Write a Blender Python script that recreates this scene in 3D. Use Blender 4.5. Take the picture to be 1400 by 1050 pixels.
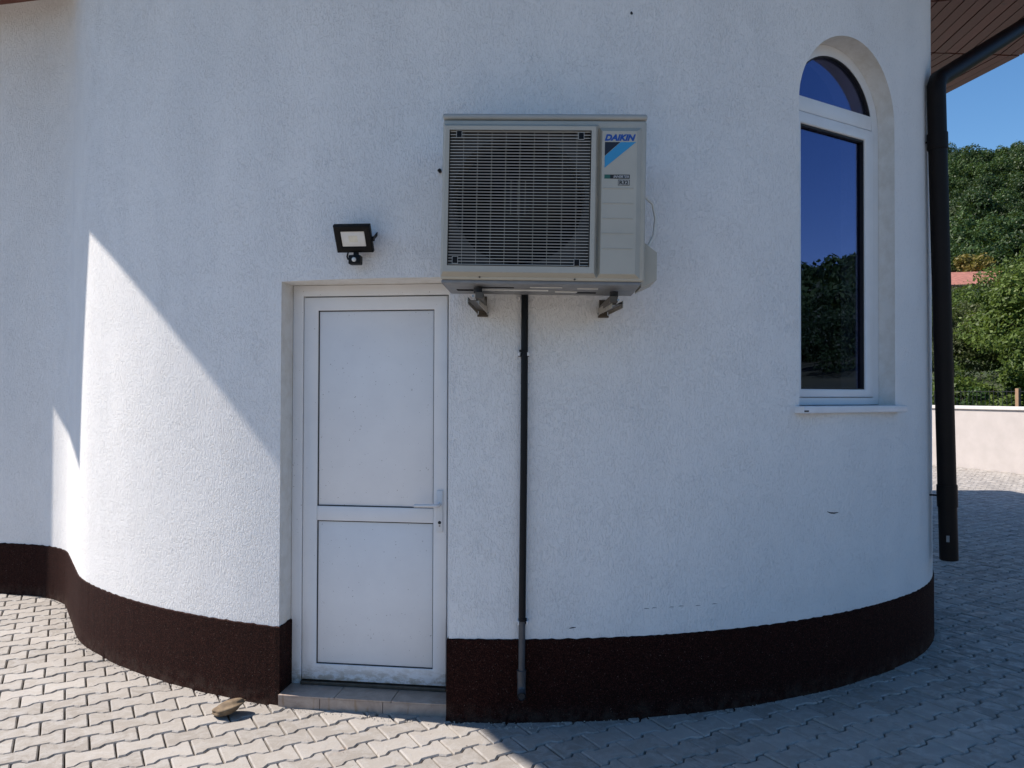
import bpy, bmesh, math, random
import numpy as np
from mathutils import Vector, Matrix
R_ = math.radians
for o in list(bpy.data.objects): bpy.data.objects.remove(o)
S = bpy.context.scene
COL = S.collection

# ------------------------------------------------------------------ camera
CAM_H = 1.6
cd = bpy.data.cameras.new('camera'); cam = bpy.data.objects.new('camera', cd); COL.objects.link(cam)
cd.sensor_width = 36.0; cd.lens = 27.0; cd.clip_start = 0.05; cd.clip_end = 6000
cam.matrix_world = Matrix.Translation((0, 0, CAM_H)) @ Matrix.Rotation(R_(90.75), 4, 'X') @ Matrix.Rotation(R_(0.2), 4, 'Z')
S.camera = cam
# ------------------------------------------------------------------ sky, sun, exposure
SUN_A, SUN_E = R_(14.0), R_(48.6)          # azimuth behind the facade line, elevation
SUN_DIR = Vector((-math.cos(SUN_A)*math.cos(SUN_E), math.sin(SUN_A)*math.cos(SUN_E), math.sin(SUN_E)))
W = bpy.data.worlds.new('World'); S.world = W; W.use_nodes = True
wn = W.node_tree.nodes; wl = W.node_tree.links
sky = wn.new('ShaderNodeTexSky'); sky.sky_type = 'NISHITA'; sky.sun_disc = False
sky.sun_elevation = SUN_E
sky.sun_rotation = math.atan2(SUN_DIR.x, SUN_DIR.y)
sky.altitude = 300; sky.air_density = 1.0; sky.dust_density = 0.4; sky.ozone_density = 2.0
hsv = wn.new('ShaderNodeHueSaturation'); hsv.inputs['Saturation'].default_value = 1.24
wl.new(sky.outputs[0], hsv.inputs['Color']); wl.new(hsv.outputs[0], wn['Background'].inputs[0]); wn['Background'].inputs[1].default_value = 0.10
sd = bpy.data.lights.new('sun', 'SUN'); sd.energy = 4.95; sd.angle = R_(0.53); sd.color = (1.0, 0.91, 0.82)
sun = bpy.data.objects.new('sun', sd); COL.objects.link(sun)
sun.rotation_euler = SUN_DIR.to_track_quat('Z', 'Y').to_euler()
S.view_settings.view_transform = 'Standard'; S.view_settings.look = 'None'
S.view_settings.exposure = 0.71; S.view_settings.gamma = 1.0; S.view_settings.use_curve_mapping = False
S.render.engine = 'CYCLES'
S.cycles.max_bounces = 6; S.cycles.diffuse_bounces = 3; S.cycles.caustics_reflective = False; S.cycles.caustics_refractive = False; S.cycles.transparent_max_bounces = 12

random.seed(4); rng = np.random.default_rng(7)

# ------------------------------------------------------------------ material helpers
class NT:
    def __init__(s, name):
        s.m = bpy.data.materials.new(name); s.m.use_nodes = True
        s.t = s.m.node_tree; s.n = s.t.nodes; s.l = s.t.links
        s.b = s.n['Principled BSDF']; s.out = s.n['Material Output']
    def node(s, typ, **kw):
        nd = s.n.new(typ)
        for k, v in kw.items():
            if k.startswith('i_'):
                nd.inputs[k[2:].replace('_', ' ')].default_value = v
            else: setattr(nd, k, v)
        return nd
    def link(s, a, b): s.l.new(a, b)
    def coord(s, kind='Object', scale=(1, 1, 1)):
        tc = s.node('ShaderNodeTexCoord'); mp = s.node('ShaderNodeMapping'); mp.inputs['Scale'].default_value = scale
        s.link(tc.outputs[kind], mp.inputs['Vector']); return mp.outputs[0]
    def noise(s, vec, scale, detail=3, rough=.5, dist=0):
        nd = s.node('ShaderNodeTexNoise'); nd.inputs['Scale'].default_value = scale
        nd.inputs['Detail'].default_value = detail; nd.inputs['Roughness'].default_value = rough; nd.inputs['Distortion'].default_value = dist
        s.link(vec, nd.inputs['Vector']); return nd.outputs['Fac']
    def ramp(s, fac, stops):
        r = s.node('ShaderNodeValToRGB'); e = r.color_ramp.elements
        while len(e) < len(stops): e.new(0.5)
        for k, (p, c) in enumerate(stops):
            e[k].position = p; e[k].color = (*c, 1) if len(c) == 3 else c
        s.link(fac, r.inputs[0]); return r.outputs[0]
    def mix(s, fac, a, b, mode='MIX'):
        m = s.node('ShaderNodeMix', data_type='RGBA', blend_type=mode)
        for sock, v in ((m.inputs[0], fac), (m.inputs[6], a), (m.inputs[7], b)):
            if isinstance(v, (int, float)): sock.default_value = v
            elif isinstance(v, tuple): sock.default_value = (*v, 1) if len(v) == 3 else v
            else: s.link(v, sock)
        return m.outputs[2]
    def math(s, op, a, b=None):
        m = s.node('ShaderNodeMath', operation=op)
        for i, v in enumerate((a, b)):
            if v is None: continue
            if isinstance(v, (int, float)): m.inputs[i].default_value = v
            else: s.link(v, m.inputs[i])
        return m.outputs[0]
    def bump(s, h, strength, dist):
        b = s.node('ShaderNodeBump'); b.inputs['Strength'].default_value = strength; b.inputs['Distance'].default_value = dist
        s.link(h, b.inputs['Height']); s.link(b.outputs[0], s.b.inputs['Normal']); return b
    def base(s, v):
        if isinstance(v, tuple): s.b.inputs['Base Color'].default_value = (*v, 1)
        else: s.link(v, s.b.inputs['Base Color'])
    def rough(s, v):
        if isinstance(v, (int, float)): s.b.inputs['Roughness'].default_value = v
        else: s.link(v, s.b.inputs['Roughness'])
    def spec(s, v): s.b.inputs['Specular IOR Level'].default_value = v
    def metal(s, v): s.b.inputs['Metallic'].default_value = v
M = {}
def simple(name, col, rough=.5, metal=0, spec=.5, var=.12, scale=30, bump=0, bscale=200):
    t = NT(name); v = t.coord('Object')
    f = t.noise(v, scale, 4, .6)
    lo = tuple(c*(1-var) for c in col); hi = tuple(min(1, c*(1+var)) for c in col)
    t.base(t.ramp(f, [(.3, lo), (.7, hi)])); t.rough(rough); t.metal(metal); t.spec(spec)
    if bump: t.bump(t.noise(v, bscale, 3), bump, .002)
    M[name] = t.m; return t

# rough scratched white plaster
t = NT('plaster'); v1 = t.coord('Object')
warp = t.node('ShaderNodeTexNoise'); warp.inputs['Scale'].default_value = 48; warp.inputs['Detail'].default_value = 1; t.link(v1, warp.inputs['Vector'])
add = t.node('ShaderNodeVectorMath', operation='MULTIPLY_ADD'); t.link(warp.outputs['Color'], add.inputs[0]); add.inputs[1].default_value = (.010, .010, .02); t.link(t.coord('Object', (1, 1, .42)), add.inputs[2])
g1 = t.noise(add.outputs[0], 150, 3, .6)
g3 = t.noise(v1, 5.5, 3, .6)
patch = t.ramp(g3, [(.33, (.62, .62, .62)), (.66, (1, 1, 1))])
groove = t.ramp(g1, [(.34, (0, 0, 0)), (.52, (1, 1, 1))])
h = t.math('MULTIPLY', t.math('ADD', groove, t.math('MULTIPLY', g1, 1.4)), patch)
t.bump(h, .85, .0023)
c0 = t.mix(t.ramp(t.noise(t.coord('Object', (1, 1, .22)), 2.1, 2, .6), [(.35, (0, 0, 0)), (.72, (1, 1, 1))]), (.855, .845, .83), (.785, .783, .778))
dk = t.math('MULTIPLY', t.math('MULTIPLY', t.ramp(g1, [(.27, (1, 1, 1)), (.41, (0, 0, 0))]), patch), .36)  # grain lows tinted darker: groove shade painted into the colour
t.base(t.mix(dk, c0, (.36, .35, .35))); t.rough(.9); t.spec(.15); M['plaster'] = t.m
# smooth plaster of the reveals
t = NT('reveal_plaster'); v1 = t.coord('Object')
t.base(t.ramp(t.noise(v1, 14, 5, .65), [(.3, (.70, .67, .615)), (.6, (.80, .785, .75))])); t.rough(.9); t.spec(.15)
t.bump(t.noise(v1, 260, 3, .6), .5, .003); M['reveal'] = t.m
# coarse dark brown mosaic plaster of the plinth
t = NT('granulate'); v1 = t.coord('Object')
vo = t.node('ShaderNodeTexVoronoi'); vo.inputs['Scale'].default_value = 330; t.link(v1, vo.inputs['Vector'])
wn_ = t.node('ShaderNodeTexWhiteNoise'); t.link(vo.outputs['Color'], wn_.inputs['Vector'])
t.base(t.ramp(wn_.outputs['Value'], [(0, (.006, .0024, .002)), (.6, (.019, .0063, .0046)), (.93, (.054, .016, .011)), (.994, (.06, .028, .022)), (1, (.16, .12, .1))]))
t.rough(.75); t.spec(.08)
sz = t.node('ShaderNodeSeparateXYZ'); t.link(t.coord('Object'), sz.inputs[0])
du = t.math('MULTIPLY', t.ramp(sz.outputs['Z'], [(0.0, (1, 1, 1)), (.10, (0, 0, 0))]), t.ramp(t.noise(v1, 16, 5, .7), [(.42, (0, 0, 0)), (.7, (1, 1, 1))]))
pc = t.b.inputs['Base Color'].links[0].from_socket
t.base(t.mix(t.math('MULTIPLY', du, .5), pc, (.11, .085, .068))); t.bump(t.math('SUBTRACT', 1.0, vo.outputs['Distance']), .8, .003); M['granulate'] = t.m
# door plastic, with dirt on the low rail
t = NT('door_plastic'); v1 = t.coord('Object')
sp = t.node('ShaderNodeSeparateXYZ'); tc = t.node('ShaderNodeTexCoord'); t.link(tc.outputs['Object'], sp.inputs[0])
low = t.ramp(sp.outputs['Z'], [(.085, (1, 1, 1)), (.19, (0, 0, 0))])
dn = t.ramp(t.noise(t.coord('Object', (1.5, 1, 3)), 9, 6, .7), [(.44, (0, 0, 0)), (.58, (1, 1, 1))])
speck = t.ramp(t.noise(v1, 130, 1, .3), [(.785, (0, 0, 0)), (.80, (1, 1, 1))])
cc = t.mix(t.math('MULTIPLY', t.math('MULTIPLY', low, dn), .8), t.ramp(t.noise(v1, 5, 4, .6), [(.3, (.79, .785, .79)), (.7, (.845, .84, .84))]), (.36, .28, .18))
t.base(t.mix(t.math('MULTIPLY', speck, .7), cc, (.12, .09, .07))); t.rough(.38); t.spec(.45); M['door'] = t.m
simple('window_plastic', (.74, .75, .76), .35, var=.04, scale=6)
simple('sill_metal', (.72, .74, .77), .4, var=.06, scale=9)
simple('gasket', (.012, .012, .014), .6)
simple('black_plastic', (.004, .004, .005), .5, spec=.2, var=.2)
simple('ac_shell', (.425, .405, .345), .42, var=.05, scale=7)
simple('ac_lid', (.37, .37, .345), .42, var=.05, scale=7)
simple('ac_grille', (.40, .395, .365), .45, var=.05)
simple('ac_dark', (.006, .006, .007), .7, spec=.2, var=.2)
simple('ac_inner', (.06, .06, .06), .6, spec=.25, var=.15)
simple('ac_pan', (.2, .2, .2), .45, var=.15, scale=12)
simple('bracket_metal', (.11, .09, .07), .45, metal=.6, var=.25, scale=25)
simple('bolt_metal', (.35, .35, .36), .35, metal=1.0)
simple('bracket_edge', (.5, .46, .4), .35, metal=.7, var=.2)  # brighter copy of the bracket metal: gleam painted on the strut edges
simple('rubber', (.01, .012, .016), .6)
simple('blue_ink', (.008, .07, .32), .5, var=.03); simple('navy_ink', (.006, .009, .022), .5, var=.03)
simple('cyan_ink', (.035, .27, .5), .5, var=.05, scale=12); simple('green_ink', (.02, .11, .085), .5, var=.05)
simple('black_ink', (.006, .006, .007), .5); simple('pale_ink', (.55, .55, .54), .5, var=.03)
simple('pipe_black', (.005, .006, .008), .45, spec=.2, var=.15); simple('pipe_grey', (.055, .058, .065), .42, var=.2, scale=14)
simple('white_clip', (.7, .7, .7), .4); simple('handle_white', (.72, .72, .73), .28, var=.03)
simple('line_white', (.68, .67, .62), .5, var=.08)
simple('brown_metal', (.009, .006, .005), .5, var=.2, scale=5, spec=.18)
simple('roof_brown', (.05, .022, .016), .55, var=.2)
simple('terracotta', (.33, .135, .1), .8, var=.25, scale=3)
simple('house_wall', (.55, .52, .46), .9); simple('dark_glass', (.02, .025, .03), .15)
simple('nave_wall', (.74, .735, .72), .9)
simple('bark', (.09, .07, .05), .9, var=.4, scale=18, bump=.6, bscale=30)
simple('fence_metal', (.02, .02, .022), .5); simple('post_wood', (.32, .2, .12), .8)
simple('led_yellow', (.7, .68, .58), .5); simple('lens_white', (.74, .74, .72), .35, var=.04)
simple('crumb', (.36, .33, .29), .9, var=.5, scale=60)
simple('crack', (.035, .035, .04), .9)
# pebble
t = NT('stone'); v1 = t.coord('Object')
t.base(t.ramp(t.noise(v1, 14, 6, .65, .6), [(.3, (.075, .05, .03)), (.55, (.17, .12, .07)), (.75, (.27, .2, .125))])); t.rough(.85); t.bump(t.noise(v1, 40, 5, .6), .6, .006); M['stone'] = t.m
# soffit boards
t = NT('soffit_wood'); v1 = t.coord('Generated', (1, 1, 1)); oi = t.node('ShaderNodeObjectInfo')
vo_ = t.coord('Object', (1, 1, 1))
knot = t.ramp(t.noise(vo_, 7, 3, .55, .5), [(.62, (0, 0, 0)), (.72, (1, 1, 1))])
bc = t.ramp(oi.outputs['Random'], [(0, (.08, .021, .014)), (1, (.14, .04, .027))])
gr = t.mix(.35, bc, t.ramp(t.noise(vo_, 24, 5, .7, 2.0), [(.3, (.06, .018, .012)), (.7, (.19, .065, .045))]))
t.base(t.mix(t.math('MULTIPLY', knot, .75), gr, (.06, .025, .018))); t.rough(.5); M['soffit_wood'] = t.m
# doorstep tile
t = NT('step_tile'); v1 = t.coord('Object'); oi = t.node('ShaderNodeObjectInfo')
mar = t.ramp(t.noise(v1, 9, 6, .7, 1.2), [(.3, (.27, .2, .155)), (.55, (.42, .325, .26)), (.75, (.52, .44, .37))])
mar = t.mix(t.math('MULTIPLY', oi.outputs['Random'], .35), mar, (.38, .33, .31))
t.base(t.mix(t.ramp(t.noise(t.coord('Object', (3, 3, .6)), 7, 4, .6), [(.62, (0, 0, 0)), (.72, (.7, .7, .7))]), mar, (.28, .17, .09))); t.rough(.3); M['step_tile'] = t.m
# concrete pavers
def paver_mat(name, island):
    t = NT(name)
    if island: rnd = t.node('ShaderNodeNewGeometry').outputs['Random Per Island']
    else: rnd = t.node('ShaderNodeObjectInfo').outputs['Random']
    geo = t.node('ShaderNodeNewGeometry'); P = geo.outputs['Position']
    base = t.ramp(rnd, [(0, (.19, .17, .148)), (.3, (.25, .227, .2)), (.7, (.31, .285, .255)), (1, (.38, .355, .325))])
    bl = t.ramp(t.noise(P, 13, 5, .65, .6), [(.44, (0, 0, 0)), (.64, (1, 1, 1))])
    c = t.mix(t.math('MULTIPLY', bl, .7), base, (.45, .435, .415))
    gl = t.ramp(t.noise(P, 3.2, 4, .6), [(.4, (0, 0, 0)), (.66, (1, 1, 1))])
    c = t.mix(t.math('MULTIPLY', gl, .3), c, (.215, .19, .165))
    fine = t.noise(P, 420, 2, .6)
    c = t.mix(.35, c, t.ramp(fine, [(.3, (.2, .18, .16)), (.7, (.42, .395, .365))]))
    spot = t.ramp(t.noise(P, 42, 2, .4), [(.735, (0, 0, 0)), (.76, (1, 1, 1))])
    c = t.mix(t.math('MULTIPLY', spot, .75), c, (.07, .055, .045))
    rust = t.ramp(t.noise(P, 1.7, 5, .7, 1), [(.66, (0, 0, 0)), (.74, (1, 1, 1))])
    c = t.mix(t.math('MULTIPLY', rust, .35), c, (.38, .18, .09))
    t.base(c); t.rough(t.math('ADD', t.math('MULTIPLY', bl, -.42), .8)); t.spec(.5)
    t.bump(t.math('ADD', t.math('MULTIPLY', fine, .7), t.math('MULTIPLY', bl, .8)), .45, .0025); M[name] = t.m
paver_mat('paver', False); paver_mat('paver_field', True)
t = NT('joint_sand'); geo = t.node('ShaderNodeNewGeometry')
t.base(t.ramp(t.noise(geo.outputs['Position'], 60, 4, .6), [(.3, (.045, .034, .027)), (.7, (.10, .078, .06))])); jc = t.b.inputs['Base Color'].links[0].from_socket
t.base(t.mix(t.ramp(t.noise(geo.outputs['Position'], 2.6, 5, .7), [(.5, (0, 0, 0)), (.68, (.8, .8, .8))]), jc, (.21, .175, .14))); t.rough(.95); M['joint_sand'] = t.m
t = NT('grass_ground'); geo = t.node('ShaderNodeNewGeometry')
t.base(t.ramp(t.noise(geo.outputs['Position'], .35, 6, .7), [(.3, (.018, .028, .010)), (.55, (.03, .042, .015)), (.75, (.055, .055, .025))])); t.rough(.95); M['grass_ground'] = t.m
t = NT('cream_render'); v1 = t.coord('Object')
t.base(t.ramp(t.noise(v1, 3, 5, .6), [(.3, (.43, .395, .375)), (.7, (.49, .45, .43))])); t.rough(.9); t.bump(t.noise(v1, 80, 3), .4, .004); M['cream_render'] = t.m
simple('coping', (.58, .56, .54), .8, var=.06, scale=3)
# window glass: clear sheet with a mirror-like face
def glass_mat(name, tint):
    t = NT(name); t.n.remove(t.b)
    lw = t.node('ShaderNodeLayerWeight'); lw.inputs['Blend'].default_value = .5
    f = t.math('ADD', t.math('MULTIPLY', t.math('POWER', lw.outputs['Facing'], 4.0), .86), .15)
    gl = t.node('ShaderNodeBsdfGlossy'); gl.inputs['Roughness'].default_value = .0; gl.inputs['Color'].default_value = tint
    tr = t.node('ShaderNodeBsdfTransparent'); tr.inputs['Color'].default_value = (.55, .58, .62, 1)
    mx = t.node('ShaderNodeMixShader'); t.link(f, mx.inputs[0]); t.link(tr.outputs[0], mx.inputs[1]); t.link(gl.outputs[0], mx.inputs[2])
    t.link(mx.outputs[0], t.out.inputs[0]); M[name] = t.m
glass_mat('glass', (.5, .54, 1.0, 1))
def leaf_mat(name, cols, trans=.35, tone_s=.6, tint=(.62, .68, .6)):
    t = NT(name); geo = t.node('ShaderNodeNewGeometry')
    c = t.ramp(geo.outputs['Random Per Island'], [(i/(len(cols)-1), k) for i, k in enumerate(cols)])
    tone = t.noise(geo.outputs['Position'], tone_s, 2, .5)
    c = t.mix(t.ramp(tone, [(.38, (0, 0, 0)), (.62, (1, 1, 1))]), t.mix(1.0, c, tint, 'MULTIPLY'), c)
    t.base(c); t.rough(.55); t.spec(.3)
    tl = t.node('ShaderNodeBsdfTranslucent'); t.link(t.mix(.5, c, (.10, .14, .02)), tl.inputs['Color'])
    mx = t.node('ShaderNodeMixShader'); mx.inputs[0].default_value = trans
    t.link(t.b.outputs[0], mx.inputs[1]); t.link(tl.outputs[0], mx.inputs[2]); t.link(mx.outputs[0], t.out.inputs[0]); M[name] = t.m
leaf_mat('leaf_walnut', [(.055, .092, .016), (.092, .145, .026), (.135, .195, .04), (.17, .23, .06)], .42)
leaf_mat('leaf_olive', [(.055, .075, .025), (.09, .11, .04), (.125, .14, .06)])
leaf_mat('leaf_fresh', [(.035, .075, .014), (.06, .12, .022), (.09, .16, .035)])
leaf_mat('leaf_yellow', [(.16, .14, .03), (.24, .19, .04), (.28, .2, .06)])
leaf_mat('leaf_wood', [(.02, .048, .013), (.035, .075, .018), (.053, .1, .026), (.088, .145, .04)], .28, .09, (.42, .52, .55))

# ------------------------------------------------------------------ mesh helpers
def link(o, parent=None):
    COL.objects.link(o)
    if parent is not None: o.parent = parent
    return o
def empty(name, loc=(0, 0, 0), rz=0, parent=None):
    o = bpy.data.objects.new(name, None); o.empty_display_size = .1; link(o, parent); o.location = loc; o.rotation_euler = (0, 0, rz); return o
def tag(o, label=None, cat=None, group=None, kind=None):
    for k, v in (('label', label), ('category', cat), ('group', group), ('kind', kind)):
        if v: o[k] = v
    return o
class MB:
    def __init__(s): s.v = []; s.f = []
    def add(s, verts, faces):
        k = len(s.v); s.v += [tuple(p) for p in verts]; s.f += [tuple(i+k for i in f) for f in faces]; return s
    def bm(s, b):
        b.verts.index_update(); s.add([v.co[:] for v in b.verts], [[v.index for v in f.verts] for f in b.faces]); b.free(); return s
    def box(s, x0, x1, y0, y1, z0, z1, bev=0, seg=2):
        v = [(x, y, z) for x in (x0, x1) for y in (y0, y1) for z in (z0, z1)]
        f = [(0, 1, 3, 2), (4, 6, 7, 5), (0, 4, 5, 1), (2, 3, 7, 6), (0, 2, 6, 4), (1, 5, 7, 3)]
        if not bev: return s.add(v, f)
        b = bmesh.new(); vs = [b.verts.new(p) for p in v]
        for q in f: b.faces.new([vs[i] for i in q])
        bmesh.ops.bevel(b, geom=b.edges[:], offset=bev, segments=seg, affect='EDGES', profile=.5)
        return s.bm(b)
    def prism(s, pts, lo, hi, axis='z'):
        n = len(pts)
        def P(p, h):
            return (p[0], p[1], h) if axis == 'z' else ((p[0], h, p[1]) if axis == 'y' else (h, p[0], p[1]))
        v = [P(p, lo) for p in pts]+[P(p, hi) for p in pts]
        return s.add(v, [tuple(range(n))[::-1], tuple(range(n, 2*n))]+[(i, (i+1) % n, n+(i+1) % n, n+i) for i in range(n)])
    def tube(s, path, r, seg=12, caps=True):
        path = [Vector(p) for p in path]; n = len(path); rs = r if isinstance(r, (list, tuple)) else [r]*n
        up = None; rings = []
        for i in range(n):
            d = (path[min(i+1, n-1)]-path[max(i-1, 0)]).normalized()
            if up is None: up = d.orthogonal().normalized()
            up = (up-d*up.dot(d)).normalized(); w = d.cross(up)
            rings.append([path[i]+(up*math.cos(a)+w*math.sin(a))*rs[i] for a in [2*math.pi*k/seg for k in range(seg)]])
        v = [p for q in rings for p in q]; f = []
        for i in range(n-1):
            for k in range(seg):
                a, b = i*seg+k, i*seg+(k+1) % seg; f.append((a, b, b+seg, a+seg))
        if caps: f += [tuple(range(seg))[::-1], tuple(range((n-1)*seg, n*seg))]
        return s.add(v, f)
    def ring(s, c, r0, r1, y0, y1, seg=48):
        "annulus about the local y axis"
        v = []
        for k in range(seg):
            a = 2*math.pi*k/seg
            for r, y in ((r0, y0), (r1, y0), (r1, y1), (r0, y1)): v.append((c[0]+r*math.cos(a), y, c[1]+r*math.sin(a)))
        f = []
        for k in range(seg):
            a, b = 4*k, 4*((k+1) % seg)
            for q in range(4): f.append((a+q, a+(q+1) % 4, b+(q+1) % 4, b+q))
        return s.add(v, f)
    def build(s, name, mat, parent=None, smooth=None, fix=True):
        me = bpy.data.meshes.new(name); me.from_pydata(s.v, [], s.f)
        if fix:
            b = bmesh.new(); b.from_mesh(me); bmesh.ops.recalc_face_normals(b, faces=b.faces[:]); b.to_mesh(me); b.free()
        me.materials.append(M[mat]); me.update()
        if smooth: me.shade_smooth(); me.set_sharp_from_angle(angle=R_(smooth))
        return link(bpy.data.objects.new(name, me), parent)
def big_mesh(name, V, quads, mat, parent=None):
    me = bpy.data.meshes.new(name); nv, nq = len(V), len(quads); k = quads.shape[1]
    me.vertices.add(nv); me.vertices.foreach_set('co', V.astype(np.float32).ravel())
    me.loops.add(nq*k); me.loops.foreach_set('vertex_index', quads.astype(np.int32).ravel())
    me.polygons.add(nq); me.polygons.foreach_set('loop_start', np.arange(0, nq*k, k, dtype=np.int32))
    me.update(calc_edges=True); me.validate(); me.materials.append(M[mat])
    return link(bpy.data.objects.new(name, me), parent)
def text_part(name, body, x0, x1, z0, z1, y, mat, parent, shear=0, bold=0.0):
    cu = bpy.data.curves.new('txt', 'FONT'); cu.body = body; cu.shear = shear; cu.offset = bold; cu.resolution_u = 3
    ob = bpy.data.objects.new('txt', cu); COL.objects.link(ob); bpy.context.view_layer.update()
    me = bpy.data.meshes.new_from_object(ob.evaluated_get(bpy.context.evaluated_depsgraph_get()))
    bpy.data.objects.remove(ob); co = np.array([v.co[:] for v in me.vertices]); mn, mx = co.min(0), co.max(0)
    for v in me.vertices:
        u = (v.co.x-mn[0])/(mx[0]-mn[0]); w = (v.co.y-mn[1])/(mx[1]-mn[1]); v.co = (x0+u*(x1-x0), y, z0+w*(z1-z0))
    me.name = name; me.materials.clear(); me.materials.append(M[mat])
    return link(bpy.data.objects.new(name, me), parent)

# ------------------------------------------------------------------ building plan
CX, CY, RW = -.02, 7.53, 3.76
LEFT_B, LX = 12.0, -4.55
def arc(p, t0, t1, r, step=.02):
    n = max(2, int(abs(R_(t1-t0))*r/step)); s = 1 if t1 > t0 else -1; out = []
    for k in range(1, n+1):
        q = R_(t0+(t1-t0)*k/n)
        out.append((p[0]-s*r*(math.sin(q)-math.sin(R_(t0))), p[1]-s*r*(math.cos(q)-math.cos(R_(t0)))))
    return out
def straight(a, b, step=.05):
    n = max(1, int(math.hypot(b[0]-a[0], b[1]-a[1])/step)); return [(a[0]+(b[0]-a[0])*k/n, a[1]+(b[1]-a[1])*k/n) for k in range(1, n+1)]
Lh = [(CX, CY-RW)]; Lh += arc(Lh[-1], 0, 45, RW); Lh += arc(Lh[-1], 45, 56, 1.6)
p = Lh[-1]; Lh += straight(p, (p[0]-.76*math.cos(R_(56)), p[1]+.76*math.sin(R_(56))))
Lh += arc(Lh[-1], 56, LEFT_B, .8); FIL = Lh[-1]
Lh += straight(FIL, (LX, FIL[1]+(FIL[0]-LX)*math.tan(R_(LEFT_B))))
Rh = [(-CX, CY-RW)]; Rh += arc(Rh[-1], 0, 40, RW); Rh += arc(Rh[-1], 40, 90, 1.87); Rh = [(-x, y) for x, y in Rh]
CURVE = Lh[::-1]+Rh[1:]                       # visible wall line, left to right
BACK_Y = 13.3
FOOT = CURVE+straight(CURVE[-1], (CURVE[-1][0], BACK_Y), 2)+straight((CURVE[-1][0], BACK_Y), (LX, BACK_Y), 3)+straight((LX, BACK_Y), CURVE[0], 3)[:-1]
def offset_closed(P, d):
    n = len(P); out = []
    for i in range(n):
        a, b, c = Vector(P[i-1]), Vector(P[i]), Vector(P[(i+1) % n])
        e1 = (b-a).normalized(); e2 = (c-b).normalized()
        n1 = Vector((e1.y, -e1.x)); n2 = Vector((e2.y, -e2.x)); m = (n1+n2); m = m/ (1+n1.dot(n2))
        out.append((b.x+m.x*d, b.y+m.y*d))
    return out
def inside(P, x, y):
    c = False; j = len(P)-1
    for i in range(len(P)):
        xi, yi = P[i]; xj, yj = P[j]
        if (yi > y) != (yj > y) and x < (xj-xi)*(y-yi)/(yj-yi)+xi: c = not c
        j = i
    return c
WALL_TOP = 5.115

church = empty('church_building', (0, 7.5, 0)); church.location = (0, 0, 0)
tag(church, 'white plastered building with rounded corner wall, dark brown plinth and wide wooden eaves', 'building')

inner = offset_closed(FOOT, -.36); n = len(FOOT)
wb = MB(); V = [(x, y, -.1) for x, y in FOOT]+[(x, y, WALL_TOP) for x, y in FOOT]+[(x, y, -.1) for x, y in inner]+[(x, y, WALL_TOP) for x, y in inner]
F = []
for i in range(n):
    j = (i+1) % n
    F += [(i, j, n+j, n+i), (2*n+j, 2*n+i, 3*n+i, 3*n+j), (n+i, n+j, 3*n+j, 3*n+i), (j, i, 2*n+i, 2*n+j)]
wall = wb.add(V, F).build('wall', 'plaster', church)
wall.data.materials.append(M['reveal'])
# door and window frames of reference
DOOR = Matrix.Translation((-1.159, 4.11, 0)) @ Matrix.Rotation(R_(-7.5), 4, 'Z')
WIN_W = R_(31.0); WN = Vector((math.sin(WIN_W), -math.cos(WIN_W), 0)); PR = Vector((2.2694, 4.5473, 0))
WIN = Matrix.Translation(PR-WN*.115) @ Matrix.Rotation(WIN_W, 4, 'Z')   # local x along wall, +y inward, right jamb at x=0
WW, W0, WS = .854, 1.545, 3.19                                         # opening width, bottom, springing
def arch(x0, x1, z0, zs, seg=28):
    r = (x1-x0)/2; c = (x0+x1)/2
    return [(x0, z0), (x1, z0), (x1, zs)]+[(c+r*math.cos(math.pi*k/seg), zs+r*math.sin(math.pi*k/seg)) for k in range(1, seg)]+[(x0, zs)]
dc = MB().box(-.012, .888, -.9, .6, -.3, 2.176).build('cut_d', 'reveal'); dc.matrix_world = DOOR
wc = MB().prism(arch(-WW, 0, W0-.02, WS), -.6, .8, 'y').build('cut_w', 'reveal'); wc.matrix_world = WIN
for c in (dc, wc):
    m = wall.modifiers.new('b', 'BOOLEAN'); m.operation = 'DIFFERENCE'; m.solver = 'EXACT'; m.object = c; m.material_mode = 'TRANSFER'
bpy.context.view_layer.update()
nm = bpy.data.meshes.new_from_object(wall.evaluated_get(bpy.context.evaluated_depsgraph_get()))
wall.modifiers.clear(); wall.data = nm; nm.name = 'wall'
bpy.data.objects.remove(dc); bpy.data.objects.remove(wc)

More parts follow.
